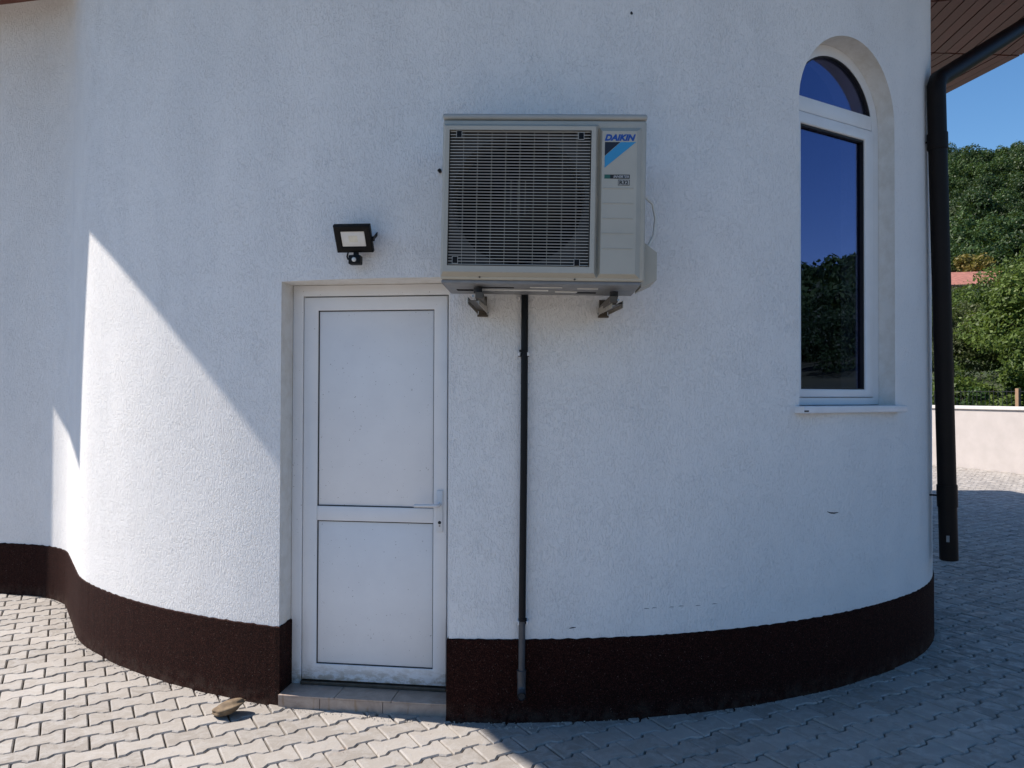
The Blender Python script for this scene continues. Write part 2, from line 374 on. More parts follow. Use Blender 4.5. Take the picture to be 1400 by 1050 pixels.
# plinth strips with a hand-trowelled top edge
def nz(x, k): return math.sin(x*71.3+k)*.4+math.sin(x*173.1+2*k)*.35+math.sin(x*389.7+k*3)*.35+random.uniform(-.5, .5)*.8
def dense(path, step=.012):
    out = [path[0]]
    for a, b in zip(path, path[1:]): out += straight(a, b, step)
    return out
def plinth(path, name):
    path = dense(path); n = len(path); rows = []; u = 0
    for i, p_ in enumerate(path):
        a = Vector(path[max(i-1, 0)]); b = Vector(p_); c = Vector(path[min(i+1, n-1)])
        if i: u += (b-a).length
        e1 = (b-a).normalized() if i else (c-b).normalized(); e2 = (c-b).normalized() if i < n-1 else e1
        n1 = Vector((e1.y, -e1.x)); n2 = Vector((e2.y, -e2.x)); m_ = (n1+n2)/max(.35, 1+n1.dot(n2))
        zt = .402+.0028*nz(u, 1.3); o = .008+.0008*nz(u*.7, 4); ob = o+.004+.002*nz(u, 7)
        rows.append([(b.x+m_.x*ob, b.y+m_.y*ob, -.03), (b.x+m_.x*o, b.y+m_.y*o, .03), (b.x+m_.x*o, b.y+m_.y*o, zt-.004), (b.x+m_.x*(o-.004), b.y+m_.y*(o-.004), zt), (b.x-m_.x*.02, b.y-m_.y*.02, zt+.001)])
    v = [q for r in rows for q in r]; f = []
    for i in range(n-1):
        for k in range(4): f.append((i*5+k, (i+1)*5+k, (i+1)*5+k+1, i*5+k+1))
    return MB().add(v, f).build(name, 'granulate', church, fix=False)
def side_of(p_): return (DOOR.inverted() @ Vector((p_[0], p_[1], 0)))
leftp = [q for q in CURVE if side_of(q).x < -.02]; rightp = [q for q in CURVE if side_of(q).x > .895]
def dw(x, y): w_ = DOOR @ Vector((x, y, 0)); return (w_.x, w_.y)
def curve_at_local(x):
    for a, b in zip(CURVE, CURVE[1:]):
        A, B = side_of(a), side_of(b)
        if A.x <= x <= B.x and A.y < .3:
            k = (x-A.x)/(B.x-A.x); return (a[0]+(b[0]-a[0])*k, a[1]+(b[1]-a[1])*k)
cl, cr = curve_at_local(-.012), curve_at_local(.888)
plinth(leftp+[cl, dw(-.012, -.002)], 'plinth')
plinth([dw(.888, -.002), cr]+rightp+[(CURVE[-1][0], 8.0)], 'plinth')
# ------------------------------------------------------------------ roof
HE, AP = 5.1, 5.2; V0 = 3.5
def polar(a, r): return (CX+r*math.cos(R_(a)), CY+r*math.sin(R_(a)))
RV = AP/math.cos(R_(7.5))
out = [polar(V0+15*k, RV) for k in range(-12, 3)]
NX = CURVE[-1][0]+.8; NB = BACK_Y+.8
outl = out+[(NX, CY+math.sqrt(AP**2-(NX-CX)**2)+.0), (NX, NB), (-6.9, NB), (-6.9, 8.2), (-5.3, 8.2)]
rm = MB(); n = len(outl); zt = HE+.2
rm.add([(x, y, HE+.022) for x, y in outl]+[(x, y, zt) for x, y in outl]+[(-.6, 9.6, zt+2.1)],
       [tuple(range(n))[::-1]]+[(i, (i+1) % n, n+(i+1) % n, n+i) for i in range(n)]+[(n+i, n+(i+1) % n, 2*n) for i in range(n)])
roof = rm.build('roof', 'roof_brown', church)
for k in range(-2, 3):                          # soffit boards parallel to each facet of the eave
    a0, a1 = V0+15*(k-1), V0+15*k
    for j in range(13):
        r1 = (AP-.115*j)/math.cos(R_(7.5)); r0 = (AP-.115*j-.104)/math.cos(R_(7.5)); gap = .15
        q = [polar(a0+gap, r0), polar(a1-gap, r0), polar(a1-gap, r1), polar(a0+gap, r1)]
        MB().prism(q, HE-.002*(j % 2)-random.uniform(0, .002), HE+.018).build('soffit_board', 'soffit_wood', roof)
side = [(-3.15, 4.87), (-5.95, 5.85), (-6.32, 6.6), (-6.6, 7.3), (-6.85, 10), (-3.2, 10), (-2.6, 5.6)]
MB().prism(side, 4.72, 5.1).build('side_eave', 'soffit_wood', church)
gp = [polar(V0+15*k, RV+.05) for k in range(-12, 3)]
gp2 = []
for a, b in zip(gp, gp[1:]): gp2 += [a]+[(a[0]+(b[0]-a[0])*f_, a[1]+(b[1]-a[1])*f_) for f_ in (.5,)]
MB().tube([(x, y, HE+.12) for x, y in gp2+[gp[-1]]], .062, 10).build('gutter', 'brown_metal', church, smooth=50)
# downpipe
dp = MB(); pt, pb = Vector((2.69, 4.86, 3.60)), Vector((2.815, 4.955, .545)); pe = Vector((4.75, 6.4, 5.0))
dirn = (pe-pt).normalized(); bend = [pt+(pb-pt).normalized()*.09, pt+(pb-pt).normalized()*.03+dirn*.005, pt+dirn*.035-Vector((0, 0, .0)), pt+dirn*.11]
path = [pb, pb.lerp(pt, .5)]+bend+[pt.lerp(pe, .5), pe]
pipe = dp.tube(path, .055, 20).build('downpipe', 'brown_metal', church, smooth=45)
MB().tube([pb, pb+(pt-pb)*.03], .05, 16).build('pipe_mouth', 'rubber', pipe)
for f_, hh in ((.135, .07), (.875, .05)):
    c = pb.lerp(pt, f_); d = (pt-pb).normalized()
    MB().tube([c-d*hh, c+d*hh], .0605, 20).build('pipe_sleeve', 'brown_metal', pipe, smooth=45)
    MB().tube([c, c+Vector((-.16, .06, 0))], .006, 8).build('pipe_bracket', 'brown_metal', pipe)
c = pb.lerp(pt, .047); dv = Vector((-.25, -1, 0)).normalized()
st = MB().box(-.009, .009, -.0015, .0015, -.02, .02).build('sticker', 'ac_pan', pipe); st.location = c+dv*.0595+Vector((-.02, 0.002, 0)); st.rotation_euler = (0, 0, math.atan2(dv.x, -dv.y)*1.0)

# ------------------------------------------------------------------ door
def ring4(m, x0, x1, z0, z1, w, y0, y1, c=.004):
    "mitred rectangular frame with eased edges; w = widths left, right, bottom, top"
    def rect(d, e, y): return [(x0+(w[0] if e else 0)+d, y, z0+(w[2] if e else 0)+d), (x1-(w[1] if e else 0)-d, y, z0+(w[2] if e else 0)+d), (x1-(w[1] if e else 0)-d, y, z1-(w[3] if e else 0)-d), (x0+(w[0] if e else 0)+d, y, z1-(w[3] if e else 0)-d)]
    loops = [rect(0, 0, y1), rect(0, 0, y0+c), rect(c*.4, 0, y0+c*.3), rect(c, 0, y0), rect(-c, 1, y0), rect(-c*.4, 1, y0+c*.3), rect(0, 1, y0+c), rect(0, 1, y1)]
    v = [p_ for l_ in loops for p_ in l_]; f = []
    for i in range(8):
        j = (i+1) % 8
        for k in range(4): f.append((i*4+k, i*4+(k+1) % 4, j*4+(k+1) % 4, j*4+k))
    m.add(v, f)
door = empty('door', parent=church); door.matrix_world = DOOR
LZ0, LZ1 = .088, 2.11; LX0, LX1 = .053, .831
fr = MB()
ring4(fr, -.011, .887, .02, 2.175, (.0585, .051, .03, .0585), -.012, .06)
fr.build('door_frame', 'door', door, smooth=40)
MB().box(.0485, .835, .012, .05, .064, 2.1155).build('door_rebate', 'gasket', door)
leaf = MB(); ST = .078
ring4(leaf, LX0, LX1, LZ0, LZ1, (ST, .07, .084, .07), -.016, .03)
for z0, z1 in ((.928, 1.004),): leaf.box(LX0+ST+.0006, LX1-.0706, -.0155, .03, z0, z1, .004)
lf = leaf.build('door_leaf', 'door', door, smooth=40)
for z0, z1 in ((1.004, 2.04), (.172, .928)):
    x0, x1 = LX0+ST, LX1-.07
    MB().box(x0+.0042, x1-.0042, -.004, .02, z0+.0045, z1-.0045, .002).build('door_panel', 'door', lf, smooth=40)
    g = MB()
    g.box(x0+.0002, x0+.0045, -.0085, .021, z0, z1).box(x1-.003, x1-.0002, -.0085, .021, z0, z1).box(x0+.0046, x1-.0031, -.0088, .0205, z0+.0002, z0+.0048).box(x0+.0046, x1-.0031, -.0088, .0205, z1-.0048, z1-.0002)
    g.build('panel_gasket', 'gasket', lf)
hx = .797
MB().box(hx-.017, hx+.017, -.026, -.0165, .885, 1.1, .005).build('lock_plate', 'handle_white', lf, smooth=40)
hd = MB().tube([(hx, -.02, 1.026), (hx, -.055, 1.026), (hx-.006, -.066, 1.026), (hx-.02, -.07, 1.026), (hx-.125, -.068, 1.024)], [.011, .0095, .0095, .0095, .0085], 12)
hd.build('door_handle', 'handle_white', lf, smooth=45)
MB().tube([(hx, -.0275, .934), (hx, -.0255, .934)], .0085, 16).build('keyhole', 'rubber', lf)
MB().box(hx-.004, hx+.004, -.0272, -.0262, .912, .922).build('keyhole_slot', 'bolt_metal', lf)
MB().box(.05, .834, -.03, .06, .0645, .082, .003).build('door_threshold', 'bracket_metal', door)
# doorstep
step = empty('doorstep', parent=church); step.matrix_world = DOOR
MB().box(-.004, .88, -.168, .05, -.02, .0535).build('step_core', 'joint_sand', step)
sx = (-.006, .292, .588, .882)
for a, b in zip(sx, sx[1:]): MB().box(a+.0015, b-.0015, -.178, .0, .054, .0635, .0015).build('step_tile', 'step_tile', step)
fx = (-.006, .216, .545, .882)
for a, b in zip(fx, fx[1:]): MB().box(a+.0015, b-.0015, -.1765, -.1685, -.01, .0532, .001).build('step_tile', 'step_tile', step)

# ------------------------------------------------------------------ window
win = empty('window', parent=church); win.matrix_world = WIN
def arch_ring(x0, x1, z0, zs, w, y0, y1, name, mat, par, zbot=None):
    o_, i_ = arch(x0, x1, z0, zs), arch(x0+w, x1-w, zbot if zbot is not None else z0+w, zs); n = len(o_); m = MB()
    v = [(x, y0, z) for x, z in o_]+[(x, y0, z) for x, z in i_]+[(x, y1, z) for x, z in o_]+[(x, y1, z) for x, z in i_]; f = []
    for i in range(n):
        j = (i+1) % n; f += [(i, j, n+j, n+i), (2*n+j, 2*n+i, 3*n+i, 3*n+j), (j, i, 2*n+i, 2*n+j), (n+i, n+j, 3*n+j, 3*n+i)]
    return m.add(v, f).build(name, mat, par, smooth=30)
arch_ring(-WW+.002, -.002, W0, WS, .06, -.01, .06, 'window_frame', 'window_plastic', win, W0+.04)
MB().box(-WW+.063, -.063, -.0095, .055, 3.192, 3.278, .006).build('transom', 'window_plastic', win, smooth=40)
g_ = arch_ring(-WW+.0625, -.0625, 3.279, 3.28, .008, .004, .03, 'arch_gasket', 'gasket', win, 3.281) if False else None
sx0, sx1, sz0, sz1 = -WW+.064, -.064, W0+.043, 3.187
sash = MB()
ring4(sash, sx0, sx1, sz0, sz1, (.075, .075, .046, .066), -.02, .05, .008)
sa = sash.build('sash', 'window_plastic', win, smooth=40)
gs = MB(); a0, a1, b0, b1 = sx0+.0755, sx1-.0755, sz0+.0465, sz1-.0665
gs.box(a0, a0+.007, -.008, .03, b0, b1).box(a1-.007, a1, -.008, .03, b0, b1).box(a0+.0072, a1-.0072, -.0078, .03, b0, b0+.007).box(a0+.0072, a1-.0072, -.0078, .03, b1-.012, b1)
gs.build('sash_gasket', 'gasket', sa)
MB().box(a0+.002, a1-.002, .012, .016, b0+.002, b1-.002).build('pane', 'glass', sa)
ug = arch(-WW+.061, -.061, 3.279, WS); r_ = WW/2-.061; cx_ = -WW/2
ang0 = math.asin((3.276-WS)/r_); seg = 30
ua = [(cx_+r_*math.cos(ang0+(math.pi-2*ang0)*k/seg), WS+r_*math.sin(ang0+(math.pi-2*ang0)*k/seg)) for k in range(seg+1)]
MB().prism(ua, .012, .016, 'y').build('arched_pane', 'glass', win)
gk = MB(); r2 = r_-.009
for k in range(seg):
    t0, t1 = ang0+(math.pi-2*ang0)*k/seg, ang0+(math.pi-2*ang0)*(k+1)/seg
    q = [(cx_+r_*math.cos(t0), WS+r_*math.sin(t0)), (cx_+r_*math.cos(t1), WS+r_*math.sin(t1)), (cx_+r2*math.cos(t1), WS+r2*math.sin(t1)), (cx_+r2*math.cos(t0), WS+r2*math.sin(t0))]
    gk.prism(q, -.006, .011, 'y')
gk.build('arch_gasket', 'gasket', win)
MB().box(-WW-.035, .03, -.172, .0, W0-.042, W0-.004, .004).build('window_sill', 'sill_metal', win, smooth=40)
MB().box(-WW-.032, -WW+.002, -.1735, -.15, W0-.034, W0-.026).build('sill_chip', 'crack', win)

# scratches in the plaster
def wall_pt(x):
    best = None
    for a, b in zip(CURVE, CURVE[1:]):
        if a[1] > 5.4: continue
        if a[0] <= x <= b[0]:
            k = (x-a[0])/(b[0]-a[0]); y = a[1]+(b[1]-a[1])*k; e = Vector((b[0]-a[0], b[1]-a[1])).normalized(); return Vector((x, y, 0)), Vector((e.y, -e.x, 0)), Vector((e.x, e.y, 0))
def scratch(pts, w):
    m = MB(); P = []
    for i, (x, z) in enumerate(pts):
        q, nn, e = wall_pt(x); ww = w*math.sin(math.pi*(i+.4)/(len(pts)-.2)); P.append((q+nn*.0015+Vector((0, 0, z)), ww))
    v = [p+Vector((0, 0, s*w_)) for p, w_ in P for s in (-1, 1)]
    m.add(v, [(2*i, 2*i+2, 2*i+3, 2*i+1) for i in range(len(P)-1)]).build('scratch_mark', 'crack', church, fix=False)
scratch([(1.72, .965), (1.745, .956), (1.77, .953), (1.80, .955)], .004)
scratch([(.285, .452), (.30, .455), (.318, .457)], .003)
scratch([(.585, 3.508), (.59, 3.509), (.598, 3.507)], .009)
for x, z in ((.66, .535), (.70, .537), (.79, .536), (.84, .538), (.93, .535), (1.02, .537)): scratch([(x, z), (x+.01, z+.001), (x+.026, z)], .0014)

# ------------------------------------------------------------------ air conditioner
ac = empty('air_conditioner', (.126, 3.31, 2.087)); ac.scale = (1.028, 1, 1); ac.rotation_euler = (0, R_(.9), -R_(2.3))
tag(ac, 'beige outdoor air conditioner unit hung on brackets beside the white door', 'air conditioner')
K = 3.31/1050
def ax(px): return (px-743.5)*K
def az(py): return (386.5-py)*K
CASING = MB().box(-.43, .43, .006, .37, .004, az(163.6), .012, 3).build('casing', 'ac_shell', ac, smooth=40)
MB().box(-.4325, .4325, .003, .372, az(163), .73, .01, 3).build('lid', 'ac_lid', ac, smooth=40)
def frame4(m, x0, x1, z0, z1, w, y0, y1, bev=0):
    m.box(x0, x0+w[0], y0, y1, z0, z1, bev).box(x1-w[1], x1, y0, y1, z0, z1, bev).box(x0+w[0]+.0004, x1-w[1]-.0004, y0+.0004, y1, z0, z0+w[2], bev).box(x0+w[0]+.0004, x1-w[1]-.0004, y0+.0004, y1, z1-w[3], z1, bev)
gx0, gx1, gz0, gz1 = ax(617.5), ax(806), az(367.5), az(181.5)
# raised surround around the grille with sloping shoulders
def shoulder(m, o, i, y0, y1):
    (a0, a1, c0, c1), (b0, b1, d0, d1) = o, i
    v = [(a0, y1, c0), (a1, y1, c0), (a1, y1, c1), (a0, y1, c1), (b0, y0, d0), (b1, y0, d0), (b1, y0, d1), (b0, y0, d1)]
    m.add(v, [(k, (k+1) % 4, 4+(k+1) % 4, 4+k) for k in range(4)])
sr = MB(); shoulder(sr, (ax(608.5), ax(816), az(381), az(170)), (ax(612), ax(812), az(376), az(176)), -.028, .0062)
shoulder(sr, (ax(612), ax(812), az(376), az(176)), (gx0, gx1, gz0, gz1), -.028, -.0285)
shoulder(sr, (gx0, gx1, gz0, gz1), (gx0+.004, gx1-.004, gz0+.004, gz1-.004), -.0285, .004)
sr.build('grille_surround', 'ac_shell', ac, fix=False)
cut = MB().box(gx0-.002, gx1+.002, -.02, .2, gz0-.002, gz1+.002).build('cut', 'ac_dark', ac)
bm_ = CASING.modifiers.new('b', 'BOOLEAN'); bm_.operation = 'DIFFERENCE'; bm_.solver = 'EXACT'; bm_.object = cut; bm_.material_mode = 'TRANSFER'
CASING.data.materials.append(M['ac_dark']); bpy.context.view_layer.update()
CM = bpy.data.meshes.new_from_object(CASING.evaluated_get(bpy.context.evaluated_depsgraph_get())); CASING.modifiers.clear(); CASING.data = CM; bpy.data.objects.remove(cut)
fcx, fcz, frad = (gx0+gx1)/2-.005, (gz0+gz1)/2+.004, .283
# shroud: plate with round hole, in front of the cavity, and the fan in it
pl = MB(); N_ = 64; v = []; f = []
for k in range(N_):
    a = 2*math.pi*k/N_; c_, s_ = math.cos(a), math.sin(a)
    tx = ((gx1 if c_ > 0 else gx0)-fcx)/c_ if abs(c_) > 1e-6 else 9; tz = ((gz1 if s_ > 0 else gz0)-fcz)/s_ if abs(s_) > 1e-6 else 9
    rr = min(abs(tx), abs(tz)); v += [(fcx+rr*c_, .012, fcz+rr*s_), (fcx+min(frad, rr-.001)*c_, .016, fcz+min(frad, rr-.001)*s_), (fcx+min(frad, rr-.001)*c_*.97, .12, fcz+min(frad, rr-.001)*s_*.97)]
for k in range(N_):
    a, b = 3*k, 3*((k+1) % N_); f += [(a, b, b+1, a+1), (a+1, b+1, b+2, a+2)]
pl.add(v, f).build('fan_shroud', 'ac_inner', ac, fix=False)
fan = MB()
for q in range(3):
    rowsv = []
    for i in range(9):
        r = .06+.2*i/8
        for j in range(5):
            a = 2*math.pi*q/3+.35*i/8+(-.38+.76*j/4)*(.9+.5*i/8); rowsv.append((fcx+r*math.cos(a), 0.10-.055*(j/4), fcz+r*math.sin(a)))
    fan.add(rowsv, [(i*5+j, (i+1)*5+j, (i+1)*5+j+1, i*5+j+1) for i in range(8) for j in range(4)])
fan.ring((fcx, fcz), .001, .065, .035, .11, 24)
fan.build('fan', 'ac_dark', ac, fix=False)
gr_ = empty('fan_grille', parent=ac)
ns = 45; sl = MB().box(gx0+.003, gx1-.003, -.0245, -.0185, -.0013, .0013).build('slat', 'ac_grille', gr_)
def rep(o, loc, parent):
    c = o.copy(); COL.objects.link(c); c.parent = parent; c.location = loc; return c
pitch = (gz1-gz0)/ns
for k in range(ns):
    z = gz0+pitch*(k+.5)
    if k == 0: sl.location = (0, 0, z)
    else: rep(sl, (0, 0, z), gr_)
vb = MB().box(-.0008, .0008, -.0175, -.013, gz0+.003, gz1-.003).build('rib', 'ac_grille', gr_)
for k in range(9):
    x = gx0+(gx1-gx0)*(k+1)/10
    if k == 0: vb.location = (x, 0, 0)
    else: rep(vb, (x, 0, 0), gr_)
vs = MB().box(-.0006, .0006, -.0172, -.0135, fcz-.075, fcz+.075).build('rib', 'ac_grille', gr_)
for k, x in enumerate((-.03, 0, .03)):
    if k == 0: vs.location = (fcx+x, 0, 0)
    else: rep(vs, (fcx+x, 0, 0), gr_)
for px, py in ((630.5, 187), (792.5, 188.5), (628, 359.5), (789.5, 361.5)):
    cl_ = MB(); cl_.box(ax(px)-.0105, ax(px)+.0105, -.0262, -.0245, az(py)-.015, az(py)+.013)
    c_ = cl_.build('grille_clip', 'black_plastic', ac)
    m = MB(); frame4(m, ax(px)-.0125, ax(px)+.0125, az(py)-.017, az(py)+.015, (.002, .002, .002, .002), -.0268, -.0264+.003); m.build('clip_rim', 'ac_grille', c_)
# service panel on the right
sp_ = MB(); shoulder(sp_, (ax(817), ax(873.5), az(381), az(174)), (ax(820.5), ax(866.5), az(376), az(181)), -.018, .0062)
x0, x1, z0, z1 = ax(820.5), ax(866.5), az(376), az(181)
sp_.add([(x0, -.018, z0), (x1, -.018, z0), (x1, -.018, z1), (x0, -.018, z1)], [(0, 1, 2, 3)])
sv = sp_.build('service_panel', 'ac_shell', ac, fix=False)
for py in (259.5, 280, 300.5, 321, 341.5): MB().box(ax(822.5), ax(862.5), -.0205, -.0175, az(py)-.0018, az(py)+.0018, .0012, 1).build('panel_bead', 'ac_shell', sv)
YL = -.0188
text_part('lettering', 'DAIKIN', ax(823.5), ax(864.5), az(194.6), az(185.6), YL, 'blue_ink', sv, .3, .055)
def flat(name, pts, mat, y=YL, th=.0006): return MB().prism([(ax(a), az(b)) for a, b in pts], y, y+th, 'y').build(name, mat, sv)
flat('logo_triangle', [(824, 196.2), (844.2, 196.2), (824, 215)], 'navy_ink')
flat('logo_band', [(844.8, 196.2), (865, 196.2), (824, 231.5), (824, 215.6)], 'cyan_ink')
flat('label_strip', [(824, 240.6), (831.6, 240.6), (831.6, 246.2), (824, 246.2)], 'green_ink')
flat('label_strip', [(831.6, 240.6), (857.4, 240.6), (857.4, 246.2), (831.6, 246.2)], 'black_ink')
text_part('lettering', 'INVERTER', ax(836), ax(856.4), az(245.2), az(241.8), YL-.0005, 'pale_ink', sv, .2, .01)
flat('label_frame', [(842, 247.6), (857.4, 247.6), (857.4, 255.4), (842, 255.4)], 'black_ink')
flat('label_field', [(842.7, 248.3), (856.7, 248.3), (856.7, 254.7), (842.7, 254.7)], 'ac_grille', YL-.0004)
text_part('lettering', 'R32', ax(843.8), ax(855.6), az(254.1), az(248.9), YL-.0009, 'black_ink', sv, 0, .04)
for px, py in ((660.5, 381.5), (787.5, 383.2)): MB().tube([(ax(px), .007, az(py)), (ax(px), .0025, az(py))], .0045, 10).build('screw', 'bracket_metal', ac)
# base pan; bars mark its slots below, white ones painting reflected light
pan = MB().box(-.425, .415, .012, .362, -.012, .0036, .004).build('base_pan', 'ac_pan', ac, smooth=40)
for (x, y, w_, d_, mt) in ((-.12, .2, .30, .035, 'line_white'), (.11, .235, .1, .03, 'line_white'), (-.2, .12, .16, .02, 'ac_dark'), (.2, .12, .09, .02, 'line_white'), (.2, .26, .09, .03, 'ac_dark'), (.02, .1, .14, .015, 'line_white'), (-.33, .22, .1, .04, 'ac_dark')):
    MB().box(x-w_/2, x+w_/2, y-d_/2, y+d_/2, -.0145, -.0115, .001, 1).build('pan_bar', mt, pan)
# stop valve cover on the right-hand side
vc = MB().prism([(.11, .0), (.33, .0), (.33, .205), (.11, .165)], .425, .5, 'x')
b_ = MB(); prof = [(.43, -.004), (.497, .03), (.497, .152), (.43, .205)]
b_.prism(prof, .12, .34, 'y').build('valve_cover', 'ac_shell', ac)
MB().prism([(.43, .44), (.441, .45), (.441, .52), (.43, .53)], .15, .26, 'y').build('side_grip', 'black_plastic', ac)
for dx, dy in ((0, 0), (.006, .03)):
    MB().tube([(.45+dx, .33+dy*.5, .47), (.506+dx, .36+dy*.5, .43), (.522+dx, .37+dy*.5, .36), (.514+dx, .365+dy*.5, .28), (.47+dx, .33+dy*.5, .19)], .0065, 8).build('cable', 'line_white', ac, smooth=50)

# brackets carrying the unit
def bracket(x, label, lean):
    q, nn, e = wall_pt(x); r = empty('wall_bracket', (x, q.y, 0)); r.rotation_euler = (0, 0, 0)
    tag(r, label, 'bracket', 'metal brackets under the air conditioner')
    z0 = 2.045+(-.008 if x > 0 else .004); zl = z0-.075
    zw = 2.02
    MB().box(-.02, .02, -.006, .004, zw-.03, z0+.03, .001).build('wall_plate', 'bracket_metal', r)
    MB().box(-.018, .018, -.40, -.006, z0-.03, z0, .002).build('arm', 'bracket_metal', r)
    # diagonal strut: open channel made of a web and two flanges
    A = Vector((lean, -.375, z0-.035)); B = Vector((0, -.012, zw-.012)); d = (B-A).normalized(); wv = Vector((1, 0, 0)); nv = d.cross(wv).normalized()
    def bar(h0, h1, a, b, nm, bev=0):
        v = [P_+wv*s+nv*t_ for P_ in (A, B) for s in (h0, h1) for t_ in (a, b)]
        return MB().add(v, [(0, 1, 3, 2), (4, 6, 7, 5), (0, 4, 5, 1), (2, 3, 7, 6), (0, 2, 6, 4), (1, 5, 7, 3)]).build(nm, 'bracket_edge' if 'flange' in nm else 'bracket_metal', r)
    bar(-.023, .023, -.0015, .0015, 'strut')
    bar(-.0255, -.0232, -.016, .016, 'strut_flange'); bar(.0232, .0255, -.016, .016, 'strut_flange')
    MB().box(-.026, .026, -.016, -.0065, zw-.042, zw-.031, .001).build('foot_plate', 'bracket_metal', r)
    for sx_, zz in ((.024 if lean < 0 else -.024, zw-.022), (0, z0-.03)):
        MB().tube([(sx_, -.02, zz), (sx_, -.006, zz)], .0055, 8).build('bolt', 'bolt_metal', r)
    MB().tube([(lean, -.402, z0-.018), (lean, -.397, z0-.018)], .005, 8).build('bolt', 'bolt_metal', r)
    MB().tube([(lean*.3, -.36, z0+.0005), (lean*.3, -.36, z0+.024)], .019, 14).build('rubber_mount', 'rubber', r, smooth=50)
    MB().tube([(lean*.3, -.36, z0-.04), (lean*.3, -.36, z0-.0305)], .008, 6).build('bolt', 'bolt_metal', r)
bracket(-.145, 'left galvanised metal bracket under the air conditioner, nearest the door', -.028)
bracket(.45, 'right galvanised metal bracket under the air conditioner, right of the drain pipe', .02)

# ------------------------------------------------------------------ condensate drain pipe
q, nn, e = wall_pt(.057); dr = empty('drain_pipe', (q.x, q.y, 0)); tag(dr, 'thin black drain pipe running down the wall below the air conditioner', 'pipe')
yo = -.03; rp = .0172
MB().tube([(0.004, yo, 2.085), (0.002, yo, 1.3), (-.004, yo, .50)], rp, 16).build('upper_pipe', 'pipe_black', dr, smooth=50)
MB().tube([(-.004, yo, .4985), (-.006, yo, .25)], rp-.0008, 16).build('lower_pipe', 'pipe_grey', dr, smooth=50)
MB().tube([(-.006, yo, .262), (-.006, yo, .258), (-.006, yo, .205)], [.0235, .0225, .0205], 16).build('socket', 'pipe_grey', dr, smooth=50)
MB().tube([(-.006, yo, .206), (-.006, yo-.001, .185), (-.006, yo-.008, .168), (-.006, yo-.026, .16), (-.006, yo-.055, .155)], .0205, 16, caps=False).build('elbow', 'pipe_grey', dr, smooth=60)
MB().tube([(-.006, yo-.03, .1585), (-.006, yo-.0535, .1555)], .0165, 16).build('elbow_mouth', 'rubber', dr)
for z in (1.795, .492):
    c_ = MB(); c_.box(-.027, -.0185, yo-.012, .02, z-.009, z+.009, .001).box(.0165, .025, yo-.012, .02, z-.009, z+.009, .001); cp = c_.build('clip', 'white_clip', dr)
    MB().box(-.028, .026, yo+.012, .022, z-.012, z-.006, .001).build('clip_base', 'pipe_grey', cp)
    MB().tube([(-.0015, yo, z+.01), (-.0015, yo, z+.02)], .021, 16).build('pipe_collar', 'pipe_black', dr, smooth=50)
MB().box(-.03, -.018, yo-.01, .015, 2.06, 2.075, .002).build('clip', 'white_clip', dr)
# small black wall plug left of the unit
q, nn, e = wall_pt(-.36); hk = MB().tube([(0, .01, 0), (0, -.02, 0), (-.006, -.03, -.004)], [.009, .009, .005], 8).build('wall_plug', 'black_plastic'); hk.location = (q.x, q.y, 2.70)
tag(hk, 'small black wall plug just left of the air conditioner', 'wall plug')

# ------------------------------------------------------------------ floodlight
q, nn, e = wall_pt(-.81); fl = empty('floodlight', (-.768, q.y-.006, 2.36), math.atan2(e.y, e.x)*.4)
tag(fl, 'black floodlight with motion sensor mounted on the wall above the door', 'floodlight')
def tilt(o, loc, deg): o.location = loc; o.rotation_euler = (R_(deg), 0, 0); return o
TL, LOC = 34, (0, -.1, .0)
hb = MB(); ring4(hb, -.09, .09, -.07, .07, (.03, .03, .03, .03), -.018, .012, .005); hb.box(-.088, .088, -.002, .02, -.068, .068, .004)
for k in range(9): hb.box(-.07+.0165*k, -.066+.0165*k, .019, .034, -.055, .055)
house_ = tilt(hb.build('housing', 'black_plastic', fl, smooth=40), LOC, TL)
MB().box(-.0588, .0588, -.012, -.0025, -.0388, .0388, .002).build('lens', 'lens_white', house_, smooth=40)
MB().box(-.022, .022, -.0127, -.0118, -.016, .018, .0003, 1).build('led_array', 'led_yellow', house_)
br = MB()
for s in (-1, 1):
    br.add(*(lambda A, B: ([A+Vector(d_) for d_ in ((-.0015*s, 0, -.01), (.0015*s, 0, -.01), (.0015*s, 0, .01), (-.0015*s, 0, .01))]+[B+Vector(d_) for d_ in ((-.0015*s, 0, -.01), (.0015*s, 0, -.01), (.0015*s, 0, .01), (-.0015*s, 0, .01))], [(0, 1, 2, 3), (7, 6, 5, 4), (0, 4, 5, 1), (1, 5, 6, 2), (2, 6, 7, 3), (3, 7, 4, 0)]))(Vector((.0935*s, -.092, -.004)), Vector((.0935*s, .012, .05))))
br.box(-.095, .095, .006, .012, .038, .062)
br.build('yoke', 'black_plastic', fl)
MB().tube([(.089, -.09, -.002), (.099, -.09, -.002)], .012, 12).build('pivot_bolt', 'black_plastic', fl)
MB().box(-.01, .012, -.075, -.05, -.085, -.045, .003).build('sensor_neck', 'black_plastic', fl)
sn = MB().box(-.03, .03, -.095, -.045, -.125, -.08, .006).build('sensor', 'black_plastic', fl, smooth=40)
sp2 = MB(); sp2.tube([(0, -.09, -.104), (0, -.1, -.104), (0, -.105, -.1045)], [.0115, .0105, .005], 14); sp2.build('sensor_lens', 'lens_white', sn, smooth=60)
MB().tube([(-.045, -.04, -.055), (-.05, -.045, -.08), (-.042, -.055, -.095), (-.028, -.06, -.098)], .004, 8).build('cable', 'black_plastic', fl, smooth=60)

